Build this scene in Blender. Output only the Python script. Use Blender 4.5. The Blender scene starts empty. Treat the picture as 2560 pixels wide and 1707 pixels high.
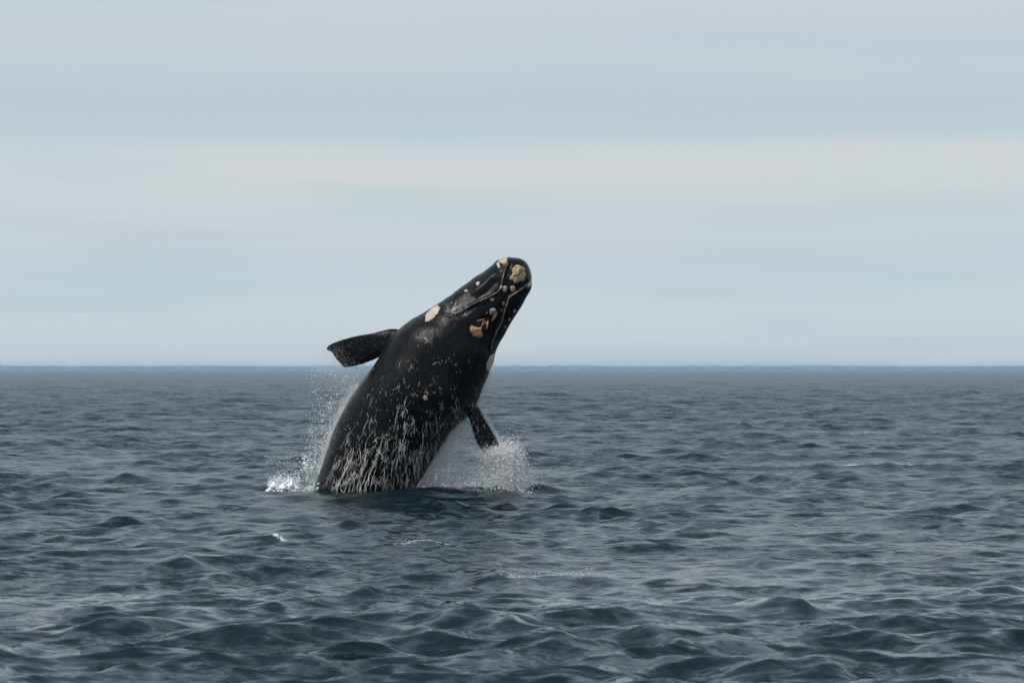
import bpy, bmesh, math, random
import numpy as np
from mathutils import Vector, noise
from mathutils.bvhtree import BVHTree

rng = np.random.default_rng(11)
random.seed(11)
SC = bpy.context.scene
COL = SC.collection

# ------------------------------------------------------------------ camera
F = 6400.0          # focal length in pixels of the 2560 px wide photograph
CAMH = 2.87         # eye height above the sea
HY = 926.0          # photo row of eye level
D0 = 60.0           # distance of the whale
cam_d = bpy.data.cameras.new('camera')
cam = bpy.data.objects.new('camera', cam_d)
COL.objects.link(cam)
cam.location = (0, 0, CAMH)
cam.rotation_euler = (math.radians(90), 0, 0)
cam_d.sensor_width = 36.0
cam_d.lens = F / 2560 * 36.0
cam_d.shift_y = (HY - 853.5) / 2560
cam_d.clip_start = 0.5
cam_d.clip_end = 40000
cam_d.dof.use_dof = True
cam_d.dof.focus_distance = D0
cam_d.dof.aperture_fstop = 3.4
SC.camera = cam

# ------------------------------------------------------------------ light
SUN_EL, SUN_AZ = 50.0, -126.0     # degrees; azimuth from the view direction, negative = left; high, left, behind the camera
world = bpy.data.worlds.new('World')
SC.world = world
world.use_nodes = True
wn, wl = world.node_tree.nodes, world.node_tree.links
wn.clear()

def srgb(r, g, b, a=1.0):
    f = lambda c: (c / 255 / 12.92) if c / 255 <= 0.04045 else ((c / 255 + 0.055) / 1.055) ** 2.4
    return (f(r), f(g), f(b), a)

def N(tree, t, **kw):
    n = tree.nodes.new(t)
    for k, v in kw.items():
        setattr(n, k, v)
    return n

def math_node(tree, op, a, b=None, clamp=False):
    n = tree.nodes.new('ShaderNodeMath'); n.operation = op; n.use_clamp = clamp
    for i, v in enumerate((a, b)):
        if v is None: continue
        if isinstance(v, (int, float)): n.inputs[i].default_value = v
        else: tree.links.new(v, n.inputs[i])
    return n.outputs[0]

def ramp(tree, fac, stops, interp='EASE'):
    n = tree.nodes.new('ShaderNodeValToRGB')
    n.color_ramp.interpolation = interp
    el = n.color_ramp.elements
    while len(el) < len(stops): el.new(0.5)
    for e, (p, c) in zip(el, stops):
        e.position = p
        e.color = c if len(c) == 4 else (*c, 1)
    if fac is not None: tree.links.new(fac, n.inputs[0])
    return n

def mix_rgb(tree, fac, a, b, mode='MIX'):
    n = tree.nodes.new('ShaderNodeMix'); n.data_type = 'RGBA'; n.blend_type = mode
    for sock, v in ((n.inputs['Factor'], fac), (n.inputs[6], a), (n.inputs[7], b)):
        if isinstance(v, (int, float)): sock.default_value = v
        elif isinstance(v, tuple): sock.default_value = v
        else: tree.links.new(v, sock)
    return n.outputs[2]

wt = world.node_tree
out = N(wt, 'ShaderNodeOutputWorld')
bg = N(wt, 'ShaderNodeBackground')
sky = N(wt, 'ShaderNodeTexSky', sky_type='NISHITA', sun_disc=False)
sky.sun_elevation = math.radians(SUN_EL)
sky.sun_rotation = math.radians(SUN_AZ)
sky.air_density = 1.0; sky.dust_density = 2.0; sky.ozone_density = 1.0
tc = N(wt, 'ShaderNodeTexCoord')
sx = N(wt, 'ShaderNodeSeparateXYZ')
wl.new(tc.outputs['Generated'], sx.inputs[0])
az = math_node(wt, 'ARCTAN2', sx.outputs[0], sx.outputs[1])
zz = math_node(wt, 'ABSOLUTE', sx.outputs[2])
def sky_noise(sa, sz, w, detail=3.0):
    c = N(wt, 'ShaderNodeCombineXYZ')
    wl.new(math_node(wt, 'MULTIPLY', az, sa), c.inputs[0])
    wl.new(math_node(wt, 'MULTIPLY', zz, sz), c.inputs[1])
    c.inputs[2].default_value = w
    n = N(wt, 'ShaderNodeTexNoise')
    n.inputs['Scale'].default_value = 1.0
    n.inputs['Detail'].default_value = detail
    n.inputs['Roughness'].default_value = 0.45
    wl.new(c.outputs[0], n.inputs['Vector'])
    return n.outputs['Fac']
warp = math_node(wt, 'MULTIPLY', math_node(wt, 'SUBTRACT', sky_noise(7.0, 22.0, 3.1), 0.5), 0.016)
tilt = math_node(wt, 'MULTIPLY', math_node(wt, 'SINE', az), 0.006)
u = math_node(wt, 'ADD', math_node(wt, 'SUBTRACT', zz, tilt), warp)
def zr(y): return ((HY - y) / F) / 0.30
band = ramp(wt, math_node(wt, 'DIVIDE', u, 0.30), [
    (0.000, srgb(216, 221, 222)),
    (zr(860), srgb(206, 215, 219)),
    (zr(760), srgb(202, 214, 219)),
    (zr(660), srgb(196, 211, 217)),
    (zr(560), srgb(203, 212, 216)),
    (zr(470), srgb(206, 214, 217)),
    (zr(430), srgb(211, 215, 217)),
    (zr(398), srgb(208, 214, 216)),
    (zr(335), srgb(192, 207, 215)),
    (zr(270), srgb(192, 205, 214)),
    (zr(150), srgb(198, 208, 215)),
    (zr(-20), srgb(203, 209, 216)),
    (0.75, srgb(190, 205, 217)),
    (1.00, srgb(184, 202, 217))])
patch = sky_noise(6.0, 60.0, 8.7, 2.0)
pf = ramp(wt, patch, [(0.50, (0, 0, 0, 1)), (0.68, (1, 1, 1, 1))])
c1 = mix_rgb(wt, math_node(wt, 'MULTIPLY', pf.outputs[0], 0.5), band.outputs[0], srgb(189, 207, 214))
nish = mix_rgb(wt, 1.0, sky.outputs[0], (0.1, 0.1, 0.1, 1), 'MULTIPLY')
c2 = mix_rgb(wt, 0.97, nish, c1)
wl.new(c2, bg.inputs['Color'])
bg.inputs['Strength'].default_value = 1.0
wl.new(bg.outputs[0], out.inputs['Surface'])

sun_d = bpy.data.lights.new('sun', 'SUN')
sun_d.energy = 3.2
sun_d.angle = math.radians(5)
sun_d.color = (1.0, 0.95, 0.87)
sun = bpy.data.objects.new('sun', sun_d)
COL.objects.link(sun)
e, a = math.radians(SUN_EL), math.radians(SUN_AZ)
sdir = Vector((math.sin(a) * math.cos(e), math.cos(a) * math.cos(e), math.sin(e)))
sun.rotation_euler = sdir.to_track_quat('Z', 'Y').to_euler()
sun.location = (-40, -20, 60)

SC.view_settings.view_transform = 'Standard'
SC.view_settings.look = 'None'
SC.view_settings.exposure = 0.0
SC.view_settings.gamma = 1.0
SC.render.engine = 'CYCLES'
SC.cycles.use_denoising = True
SC.cycles.max_bounces = 6
SC.cycles.volume_bounces = 0

# ------------------------------------------------------------------ helpers
def pt(px, py, depth=D0):
    return Vector(((px - 1280) / F * depth, depth, CAMH + (HY - py) / F * depth))

def new_mat(name):
    m = bpy.data.materials.new(name); m.use_nodes = True
    nt = m.node_tree; nt.nodes.clear()
    o = nt.nodes.new('ShaderNodeOutputMaterial')
    return m, nt, o

def principled(nt, **kw):
    p = nt.nodes.new('ShaderNodeBsdfPrincipled')
    for k, v in kw.items(): p.inputs[k].default_value = v
    return p

def noise_tex(nt, vec, scale, detail=4.0, rough=0.5, dist=0.0):
    n = nt.nodes.new('ShaderNodeTexNoise')
    n.inputs['Scale'].default_value = scale
    n.inputs['Detail'].default_value = detail
    n.inputs['Roughness'].default_value = rough
    n.inputs['Distortion'].default_value = dist
    if vec is not None: nt.links.new(vec, n.inputs['Vector'])
    return n.outputs['Fac']

def mapping(nt, scale, rot=(0, 0, 0)):
    t = nt.nodes.new('ShaderNodeTexCoord')
    m = nt.nodes.new('ShaderNodeMapping')
    m.inputs['Scale'].default_value = scale
    m.inputs['Rotation'].default_value = rot
    nt.links.new(t.outputs['Object'], m.inputs['Vector'])
    return m.outputs[0]

def bump(nt, height, strength, dist, prev=None):
    b = nt.nodes.new('ShaderNodeBump')
    b.inputs['Strength'].default_value = strength
    b.inputs['Distance'].default_value = dist
    nt.links.new(height, b.inputs['Height'])
    if prev is not None: nt.links.new(prev, b.inputs['Normal'])
    return b.outputs[0]

def mesh_np(name, verts, quads=None, tris=None, smooth=True):
    """fast mesh from numpy arrays"""
    me = bpy.data.meshes.new(name)
    verts = np.asarray(verts, np.float32)
    idx, starts, totals = [], [], []
    n = 0
    if quads is not None and len(quads):
        q = np.asarray(quads, np.int32); idx.append(q.ravel())
        starts.append(np.arange(len(q)) * 4); totals.append(np.full(len(q), 4)); n += q.size
    if tris is not None and len(tris):
        t = np.asarray(tris, np.int32); idx.append(t.ravel())
        starts.append(n + np.arange(len(t)) * 3); totals.append(np.full(len(t), 3)); n += t.size
    me.vertices.add(len(verts)); me.vertices.foreach_set('co', verts.ravel())
    me.loops.add(n); me.loops.foreach_set('vertex_index', np.concatenate(idx).astype(np.int32))
    st = np.concatenate(starts).astype(np.int32)
    me.polygons.add(len(st)); me.polygons.foreach_set('loop_start', st)
    me.polygons.foreach_set('loop_total', np.concatenate(totals).astype(np.int32))
    me.update(calc_edges=True)
    me.validate()
    me.polygons.foreach_set('use_smooth', np.full(len(me.polygons), smooth, bool))
    return me

def link(name, me, mat=None, parent=None, **props):
    o = bpy.data.objects.new(name, me); COL.objects.link(o)
    if mat is not None: me.materials.append(mat)
    if parent is not None: o.parent = parent
    for k, v in props.items(): o[k] = v
    return o

# ------------------------------------------------------------------ sea
def build_sea():
    # rows by distance, columns by bearing (dense in view and a margin, coarse to the sides)
    d = [17.0]
    while d[-1] < 8600:
        k = 0.0026 if d[-1] < 300 else 0.0026 * (d[-1] / 300) ** 0.75
        d.append(d[-1] * (1 + k))
    d = np.array(d)
    tmax = 0.24
    dense = np.linspace(-tmax, tmax, 540)
    outer = np.array([0.27, 0.32, 0.40, 0.5])
    t = np.concatenate([-outer[::-1], dense, outer])
    Dg, Tg = np.meshgrid(d, t, indexing='ij')
    X0 = Dg * Tg
    Y0 = Dg.copy()
    dx = Dg * (2 * tmax / 540)
    dy = np.gradient(d)[:, None] * np.ones_like(Tg)
    res = np.maximum(dx, dy)
    shp = X0.shape
    x = X0.ravel().astype(np.float32); y = Y0.ravel().astype(np.float32); rs = res.ravel().astype(np.float32)
    Z = np.zeros_like(x); DX = np.zeros_like(x); DY = np.zeros_like(x)
    Jxx = np.zeros_like(x); Jyy = np.zeros_like(x)
    g = np.random.default_rng(5)
    # slow patchy modulation of the chop
    mod = np.ones_like(x)
    for k in range(7):
        lam = g.uniform(5, 22); th = g.uniform(0, 2 * np.pi)
        mod += 0.17 * np.sin(2 * np.pi / lam * (np.cos(th) * x + np.sin(th) * y) + g.uniform(0, 6.28))
    mod = np.clip(mod, 0.25, 1.8)
    comps = []
    for lam in np.geomspace(7.0, 16.0, 8): comps.append((lam, 0.010, 0.6))
    for lam in np.geomspace(2.2, 6.5, 28): comps.append((lam, 0.0118, 0.9))
    for lam in np.geomspace(0.8, 2.1, 44): comps.append((lam, 0.033, 0.95))
    for lam in np.geomspace(0.30, 0.75, 44): comps.append((lam, 0.028, 1.1))
    lost = np.zeros_like(x)
    for lam, ak, spread in comps:
        lam = lam * g.uniform(0.93, 1.07)
        th = -np.pi / 2 + 0.18 + np.clip(g.normal(0, spread * 0.62), -1.5, 1.5)
        kk = 2 * np.pi / lam
        amp = ak / kk * g.uniform(0.5, 1.4)
        fade = np.clip((lam / rs - 1.6) / 2.0, 0, 1)
        A = amp * fade
        lost += 0.5 * (amp * kk) ** 2 * (1 - fade ** 2)
        if lam < 2.0: A = A * mod
        elif lam < 7.0: A = A * np.interp(y, [60, 170], [1.0, 2.3]).astype(np.float32)
        else: A = A * np.interp(y, [100, 350], [1.0, 2.6]).astype(np.float32)
        cx, cy = np.cos(th), np.sin(th)
        ph = (kk * cx) * x + (kk * cy) * y + g.uniform(0, 6.28)
        c = np.cos(ph); s = np.sin(ph)
        Z += A * c
        q = 1.25 if lam < 3 else 1.0
        DX -= q * A * cx * s; DY -= q * A * cy * s
        Jxx -= q * A * kk * cx * cx * c; Jyy -= q * A * kk * cy * cy * c
    foam = np.clip((0.30 - (1 + Jxx) * (1 + Jyy)) / 0.25, 0, 1) * 0.55
    # single steeper waves: photo column, row of the foot, half-width, height, foam on crest, foam tail
    humps = [
        (1240, 1452, 1.15, .31, .75, 0.6), (945, 1502, .55, .19, 0, 0), (1962, 1556, .62, .19, 0, 0),
        (958, 1366, .75, .20, .85, 1.1), (660, 1360, .55, .13, .9, .2), (1742, 1146, 1.1, .24, 0, 0),
        (2236, 1240, .95, .26, 0, 0), (2090, 1176, 2.0, .26, 1.0, .8), (160, 1112, 1.1, .24, 0, 0),
        (2190, 1092, 1.5, .28, .9, -.6), (430, 1420, .8, .16, 0, 0), (835, 1556, .8, .14, 0, 0),
        (1100, 1606, 1.1, .19, .25, .2), (1350, 1262, 1.5, .20, .35, .4), (1610, 1322, 1.2, .16, .42, .3),
        (120, 1542, .9, .17, 0, 0), (390, 1552, .8, .16, 0, 0), (1780, 1466, 1.4, .19, 0, 0),
        (2400, 1622, .9, .2, 0, 0), (1640, 1634, .9, .2, 0, 0), (2080, 1690, .8, .18, 0, 0),
        (1085, 1236, .55, .16, 0, 0), (1180, 1240, 2.4, .12, 0, 0), (860, 1246, 2.6, .07, 0, 0),
        (700, 1236, .9, .08, 0, 0), (2060, 1085, 1.2, .2, .5, .3), (1880, 1412, .5, .16, 0, 0),
        (1500, 1540, .8, .16, 0, 0), (330, 1610, 1.0, .16, 0, 0), (560, 1250, .9, .14, 0, 0),
        (250, 1205, 1.5, .22, .0, 0), (2350, 1400, .9, .15, 0, 0), (1450, 1120, .4, .22, 0, 0),
    ]
    for px, py, w, h, fo, tail in humps:
        dd = CAMH * F / (py - HY)
        xx = (px - 1280) / F * dd
        sel = (np.abs(x - xx) < 9) & (np.abs(y - dd) < 8)
        xs_, ys_ = x[sel], y[sel]
        u = (xs_ - xx) + .16 * np.sin(ys_ * 2.9 + px) + .10 * np.sin(xs_ * 4.1 + py) ; v = (ys_ - dd - 0.35) + .10 * np.sin(xs_ * 3.3 + px) + .06 * np.sin(xs_ * 8.1 + py)
        bend = v + 0.22 * u * math.sin(px) + 0.12 * np.sin(u * 2.3 / max(w, .5) + px)
        prof = np.where(bend < 0, np.exp(-(bend / 0.34) ** 2), np.exp(-np.abs(bend / 0.85) ** 1.3))
        lat = np.exp(-np.abs(u / w) ** 1.7) * (1 + 0.25 * np.sin(u * 5.1 / w + px))
        Z[sel] += 0.58 * h * prof * lat
        if fo:
            ut = u - tail * w * 0.7
            fl = np.exp(-(ut / (w * (0.55 + 0.35 * abs(tail)))) ** 4) * np.exp(-((bend - 0.0 + .08 * np.sin(u * 7.3)) / 0.26) ** 2)
            foam[sel] = np.maximum(foam[sel], fo * fl)
    # churned water round the whale
    for px, py, rx, ry, k in ((705, 1232, 42, .9, .9), (1090, 1228, 80, 1.2, .8), (1250, 1226, 75, 1.0, .85)):
        xx = (px - 1280) / F * D0
        foam = np.maximum(foam, k * np.exp(-((x - xx) / (rx / F * D0)) ** 2 - ((y - D0 - 0.3) / ry) ** 2))
    global CAPS
    CAPS = (foam > 0.42) & (y < 115) & (np.abs(y - D0) > 2.5)
    # far whitecaps
    for k in range(18):
        dd = np.exp(g.uniform(np.log(85), np.log(420))); xx = g.uniform(-.19, .19) * dd
        w = g.uniform(.4, 1.3)
        fl = np.exp(-((x - xx) / w) ** 4 - ((y - dd) / (0.5 + dd * 0.006)) ** 2) * g.uniform(.3, .62)
        foam = np.maximum(foam, fl)
    V = np.stack([x + DX, y + DY, Z], 1)
    CAPS = V[CAPS]
    nr, nc = shp
    ii = np.arange(nr * nc, dtype=np.int32).reshape(nr, nc)
    q = np.stack([ii[:-1, :-1], ii[:-1, 1:], ii[1:, 1:], ii[1:, :-1]], -1).reshape(-1, 4)
    # behind and beside the camera: one coarse apron
    nb = len(V)
    front_l, front_r = V[0], V[nc - 1]
    ap = np.array([[-60, -45, 0], [60, -45, 0]], np.float32)
    V = np.concatenate([V, ap]); foam = np.concatenate([foam, [0, 0]]); lost = np.concatenate([lost, [.02, .02]])
    mid = nc // 2
    tris = [(nb, ii[0, k + 1], ii[0, k]) for k in range(mid)] + [(nb + 1, ii[0, k + 1], ii[0, k]) for k in range(mid, nc - 1)] + [(nb, nb + 1, ii[0, mid])]
    me = mesh_np('sea', V, q, tris)
    at = me.attributes.new('foam', 'FLOAT', 'POINT')
    at.data.foreach_set('value', foam.astype(np.float32))
    at = me.attributes.new('chop', 'FLOAT', 'POINT')      # slope variance of ripples too fine for the mesh there
    at.data.foreach_set('value', np.sqrt(np.sqrt(2 * lost)).astype(np.float32))
    return me

m_sea, nt, o = new_mat('sea_water')
gust = noise_tex(nt, mapping(nt, (0.10, 0.22, 1.0), (0, 0, -0.15)), 1.0, 3.0, 0.55)
def vmath(op, a, b=None):
    n = nt.nodes.new('ShaderNodeVectorMath'); n.operation = op
    for k, v in enumerate((a, b)):
        if v is None: continue
        if isinstance(v, tuple): n.inputs[k].default_value = v
        else: nt.links.new(v, n.inputs[k])
    return n.outputs[0]
def slopes(scale, sx_, sy_, detail, rot):
    """ripple slopes: two independent noise channels tilt the surface normal"""
    n = nt.nodes.new('ShaderNodeTexNoise')
    n.inputs['Scale'].default_value = scale; n.inputs['Detail'].default_value = detail
    n.inputs['Roughness'].default_value = 0.6; n.inputs['Distortion'].default_value = 0.5
    nt.links.new(mapping(nt, (0.55, 1.1, 1.0), (0, 0, rot)), n.inputs['Vector'])
    return vmath('MULTIPLY', vmath('SUBTRACT', n.outputs['Color'], (.5, .5, .5)), (sx_, sy_, 0))
rip = vmath('ADD', slopes(3.0, 0.80, 1.40, 2.0, 0.38), slopes(9.5, 0.60, 0.90, 3.0, -0.30))
gm = nt.nodes.new('ShaderNodeMapRange')
gm.inputs['From Min'].default_value = 0.36; gm.inputs['From Max'].default_value = 0.64
gm.inputs['To Min'].default_value = 0.30; gm.inputs['To Max'].default_value = 1.55
gust2 = noise_tex(nt, mapping(nt, (0.55, 0.16, 1.0), (0, 0, 0.1)), 1.0, 4.0, 0.6)
nt.links.new(math_node(nt, 'MULTIPLY', math_node(nt, 'ADD', gust, gust2), 0.5), gm.inputs['Value'])
sc_ = nt.nodes.new('ShaderNodeVectorMath'); sc_.operation = 'SCALE'
nt.links.new(rip, sc_.inputs[0]); nt.links.new(gm.outputs[0], sc_.inputs['Scale'])
geo = nt.nodes.new('ShaderNodeNewGeometry')
b2 = vmath('NORMALIZE', vmath('ADD', geo.outputs['Normal'], sc_.outputs[0]))
p = principled(nt, **{'Base Color': (0.0024, 0.0102, 0.0142, 1), 'Roughness': 0.13, 'IOR': 1.333})
rr = nt.nodes.new('ShaderNodeMapRange')
rr.inputs['From Min'].default_value = 0.3; rr.inputs['From Max'].default_value = 0.7
rr.inputs['To Min'].default_value = 0.04; rr.inputs['To Max'].default_value = 0.09
nt.links.new(gust, rr.inputs['Value'])
ch = nt.nodes.new('ShaderNodeAttribute'); ch.attribute_name = 'chop'
nt.links.new(math_node(nt, 'ADD', rr.outputs[0], math_node(nt, 'MULTIPLY', ch.outputs['Fac'], 0.46)), p.inputs['Roughness'])
nt.links.new(b2, p.inputs['Normal'])
fm = principled(nt, **{'Base Color': (0.78, 0.80, 0.80, 1), 'Roughness': 0.7})
fa = nt.nodes.new('ShaderNodeAttribute'); fa.attribute_name = 'foam'
fn = noise_tex(nt, mapping(nt, (1, 0.6, 1)), 7.0, 7.0, 0.74, 1.2)
fs = math_node(nt, 'SUBTRACT', math_node(nt, 'ADD', math_node(nt, 'MULTIPLY', fa.outputs['Fac'], 0.52), fn), 0.88)
ff = math_node(nt, 'MULTIPLY', fs, 8.0, clamp=True)
ff = math_node(nt, 'MULTIPLY', ff, 0.85)
nt.links.new(bump(nt, fn, 1.0, 0.06), fm.inputs['Normal'])
mx = nt.nodes.new('ShaderNodeMixShader')
nt.links.new(ff, mx.inputs[0]); nt.links.new(p.outputs[0], mx.inputs[1]); nt.links.new(fm.outputs[0], mx.inputs[2])
nt.links.new(mx.outputs[0], o.inputs['Surface'])
sea_me = build_sea()
sea = link('sea', sea_me, m_sea, kind='structure')

# ------------------------------------------------------------------ far shore: bare cliffs, greys raised to lighten the strip
def build_shore():
    xs = np.arange(-3900, 3901, 6.0)
    rows = [(8000, -1.5), (8002, 1.0), (8006, 0.75), (8060, 1.0), (8160, 0.8), (8200, -1.5)]
    top = np.array([17.0 + 1.6 * noise.noise(Vector((x * .0035, 0, 0))) + 1.5 * noise.noise(Vector((x * .017, 3, 0)))
                    + 1.6 * noise.noise(Vector((x * .07, 7, 0))) for x in xs])
    V = []
    for k, (yy, f) in enumerate(rows):
        jit = np.array([noise.noise(Vector((x * .05, k * 5.0, 1.0))) for x in xs])
        z = np.full_like(xs, -1.5) if f < 0 else (top * f + jit * 1.2)
        if k == 1: z = np.full_like(xs, 1.0) + jit * .4
        V.append(np.stack([xs, np.full_like(xs, yy) + jit * 2, z], 1))
    n = len(xs)
    V = np.concatenate(V)
    ii = np.arange(len(rows) * n).reshape(len(rows), n)
    q = np.stack([ii[:-1, :-1], ii[:-1, 1:], ii[1:, 1:], ii[1:, :-1]], -1).reshape(-1, 4)
    return mesh_np('cliff_shore', V, q)
m_shore, nt, o = new_mat('shore_cliffs')
p = principled(nt, **{'Roughness': 0.9})
cr = ramp(nt, noise_tex(nt, mapping(nt, (1, 1, 1)), 0.08, 4.0), [(0.3, (0.13, 0.15, 0.13)), (0.7, (0.24, 0.24, 0.22))], 'LINEAR')
nt.links.new(cr.outputs[0], p.inputs['Base Color'])
nt.links.new(p.outputs[0], o.inputs['Surface'])
link('cliff_shore', build_shore(), m_shore, kind='structure')

# ------------------------------------------------------------------ haze
bm = bmesh.new()
bmesh.ops.create_cube(bm, size=1.0)
for v in bm.verts:
    v.co = Vector((v.co.x * 9400, -80 + (v.co.y + .5) * 8900, -3.2 + (v.co.z + .5) * 25.4))
hm = bpy.data.meshes.new('haze'); bm.to_mesh(hm); bm.free()
m_haze, nt, o = new_mat('sea_haze')
pv = nt.nodes.new('ShaderNodeVolumePrincipled')
pv.inputs['Color'].default_value = (0.42, 0.70, 1.0, 1)
pv.inputs['Density'].default_value = 1.0e-4
nt.links.new(pv.outputs[0], o.inputs['Volume'])
link('haze', hm, m_haze, kind='stuff', label='thin pale blue haze over the whole open sea', category='haze')

# ------------------------------------------------------------------ whale
def cr1(cx, cy): return (760 + cx / 2.3406, 600 + cy / 2.3406)      # crop of the whole whale
def cr2(cx, cy): return (1060 + cx / 6.273, 630 + cy / 6.273)       # crop of the head

def catmull(P, n):
    P = np.asarray(P, float)
    seg = np.linalg.norm(np.diff(P, axis=0), axis=1) ** 0.5
    t = np.concatenate([[0], np.cumsum(seg)])
    T = np.linspace(0, t[-1], n)
    m = np.zeros_like(P)
    m[1:-1] = ((P[1:-1] - P[:-2]) / seg[:-1, None] * seg[1:, None] + (P[2:] - P[1:-1]) / seg[1:, None] * seg[:-1, None]) / (seg[:-1] + seg[1:])[:, None]
    m[0] = (P[1] - P[0]) / seg[0]; m[-1] = (P[-1] - P[-2]) / seg[-1]
    k = np.clip(np.searchsorted(t, T, side='right') - 1, 0, len(seg) - 1)
    h = seg[k][:, None]; s = ((T - t[k]) / seg[k])[:, None]
    return ((2 * s**3 - 3 * s**2 + 1) * P[k] + (s**3 - 2 * s**2 + s) * h * m[k]
            + (-2 * s**3 + 3 * s**2) * P[k + 1] + (s**3 - s**2) * h * m[k + 1])

def loft(rows, nsec, nang, power=2.0):
    """rows: L px, L py, R px, R py (photo pixels), thickness ratio or metres (negative), depth offset, -> closed tube"""
    R = catmull(rows, nsec)
    th = np.linspace(0, 2 * np.pi, nang, endpoint=False)
    V = []
    for lx, ly, rx, ry, b, yo in R:
        dep = D0 + yo
        L = np.array(pt(lx, ly, dep)); Rr = np.array(pt(rx, ry, dep))
        C = (L + Rr) / 2; U = (Rr - L) / 2
        a_ = np.linalg.norm(U)
        bb = b * a_ if b > 0 else -b
        c, s = np.cos(th), np.sin(th)
        c = np.sign(c) * np.abs(c) ** (2 / power); s = np.sign(s) * np.abs(s) ** (2 / power)
        V.append(C + c[:, None] * U + s[:, None] * np.array([0, -bb, 0]))
    V = np.concatenate(V)
    ii = np.arange(nsec * nang).reshape(nsec, nang)
    jj = np.roll(ii, -1, axis=1)
    q = np.stack([ii[:-1], jj[:-1], jj[1:], ii[1:]], -1).reshape(-1, 4)
    caps = []
    nv = len(V)
    V = np.concatenate([V, [V[:nang].mean(0)], [V[nang * (nsec - 1):nang * nsec].mean(0)]])
    caps += [(nv, jj[0, k], ii[0, k]) for k in range(nang)]
    caps += [(nv + 1, ii[-1, k], jj[-1, k]) for k in range(nang)]
    return V, q, np.array(caps)

def sec(L, R, b, yo):
    l = cr1(*L); r = cr1(*R)
    return (l[0], l[1], r[0], r[1], b, yo)

body_rows = [
    sec((120, 2380), (330, 2390), .95, 1.6),
    sec((40, 2140), (405, 2160), .95, 1.2),
    sec((10, 1880), (470, 1920), .95, .85),
    sec((20, 1660), (530, 1720), .95, .55),
    sec((52, 1480), (595, 1560), .95, .35),
    sec((108, 1310), (672, 1428), .95, .22),
    sec((176, 1098), (762, 1286), .95, .12),
    sec((266, 943), (862, 1128), .95, .05),
    sec((370, 790), (985, 1000), .95, .0),
    sec((466, 645), (1053, 852), .95, -.02),
    sec((545, 532), (1086, 768), .96, -.05),
    sec((622, 470), (1110, 704), .97, -.08),
    sec((692, 432), (1118, 662), .98, -.12),
    sec((772, 381), (1136, 610), 1.0, -.16),
    sec((870, 315), (1166, 550), 1.02, -.2),
    sec((940, 262), (1202, 488), 1.04, -.24),
    sec((1000, 215), (1250, 410), 1.05, -.28),
    sec((1058, 180), (1292, 338), 1.05, -.3),
    sec((1105, 152), (1324, 284), 1.05, -.32),
    sec((1132, 124), (1333, 232), 1.08, -.33),
    sec((1160, 107), (1324, 178), 1.10, -.33),
    sec((1192, 101), (1296, 126), 1.15, -.33),
    sec((1225, 103), (1262, 107), 1.2, -.33),
]
lf_rows = [
    sec((700, 600), (600, 760), -.16, .10),
    sec((600, 535), (545, 700), -.15, .14),
    sec((520, 520), (470, 668), -.13, .18),
    sec((460, 529), (420, 697), -.115, .20),
    sec((400, 543), (370, 716), -.105, .20),
    sec((340, 553), (320, 733), -.095, .18),
    sec((285, 565), (272, 745), -.085, .14),
    sec((225, 580), (234, 748), -.07, .08),
    sec((182, 595), (211, 726), -.055, .02),
    sec((160, 603), (180, 688), -.045, -.02),
    sec((143, 614), (164, 660), -.035, -.05),
    sec((128, 631), (136, 648), -.02, -.06),
]
rf_rows = [
    sec((880, 900), (960, 860), -.16, -.1),
    sec((930, 985), (1000, 940), -.15, -.15),
    sec((965, 1045), (1030, 990), -.13, -.2),
    sec((976, 1088), (1062, 1052), -.11, -.25),
    sec((996, 1152), (1106, 1120), -.09, -.28),
    sec((1028, 1218), (1148, 1195), -.07, -.3),
    sec((1070, 1270), (1174, 1252), -.05, -.3),
    sec((1115, 1296), (1180, 1290), -.03, -.3),
]
parts = [loft(body_rows, 150, 72), loft(lf_rows, 50, 28), loft(rf_rows, 40, 28)]
Vs, Qs, Ts, off = [], [], [], 0
for V, q, t in parts:
    Vs.append(V); Qs.append(q + off); Ts.append(t + off); off += len(V)
tmp_me = mesh_np('tmp_body', np.concatenate(Vs), np.concatenate(Qs), np.concatenate(Ts))
bm = bmesh.new(); bm.from_mesh(tmp_me)
bmesh.ops.recalc_face_normals(bm, faces=bm.faces); bm.to_mesh(tmp_me); bm.free()
tmp = bpy.data.objects.new('tmp_body', tmp_me); COL.objects.link(tmp)
md = tmp.modifiers.new('r', 'REMESH'); md.mode = 'VOXEL'; md.voxel_size = 0.024
md = tmp.modifiers.new('s', 'SMOOTH'); md.factor = 0.5; md.iterations = 7
dg = bpy.context.evaluated_depsgraph_get()
body_me = bpy.data.meshes.new_from_object(tmp.evaluated_get(dg))
bpy.data.objects.remove(tmp); bpy.data.meshes.remove(tmp_me)
body_me.name = 'body'
nv = len(body_me.vertices)
co = np.empty(nv * 3, np.float32); body_me.vertices.foreach_get('co', co); co = co.reshape(-1, 3).astype(float)
no = np.empty(nv * 3, np.float32); body_me.vertices.foreach_get('normal', no); no = no.reshape(-1, 3).astype(float)

def project(P):
    return np.stack([1280 + P[:, 0] / P[:, 1] * F, HY - (P[:, 2] - CAMH) / P[:, 1] * F], 1)

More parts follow.
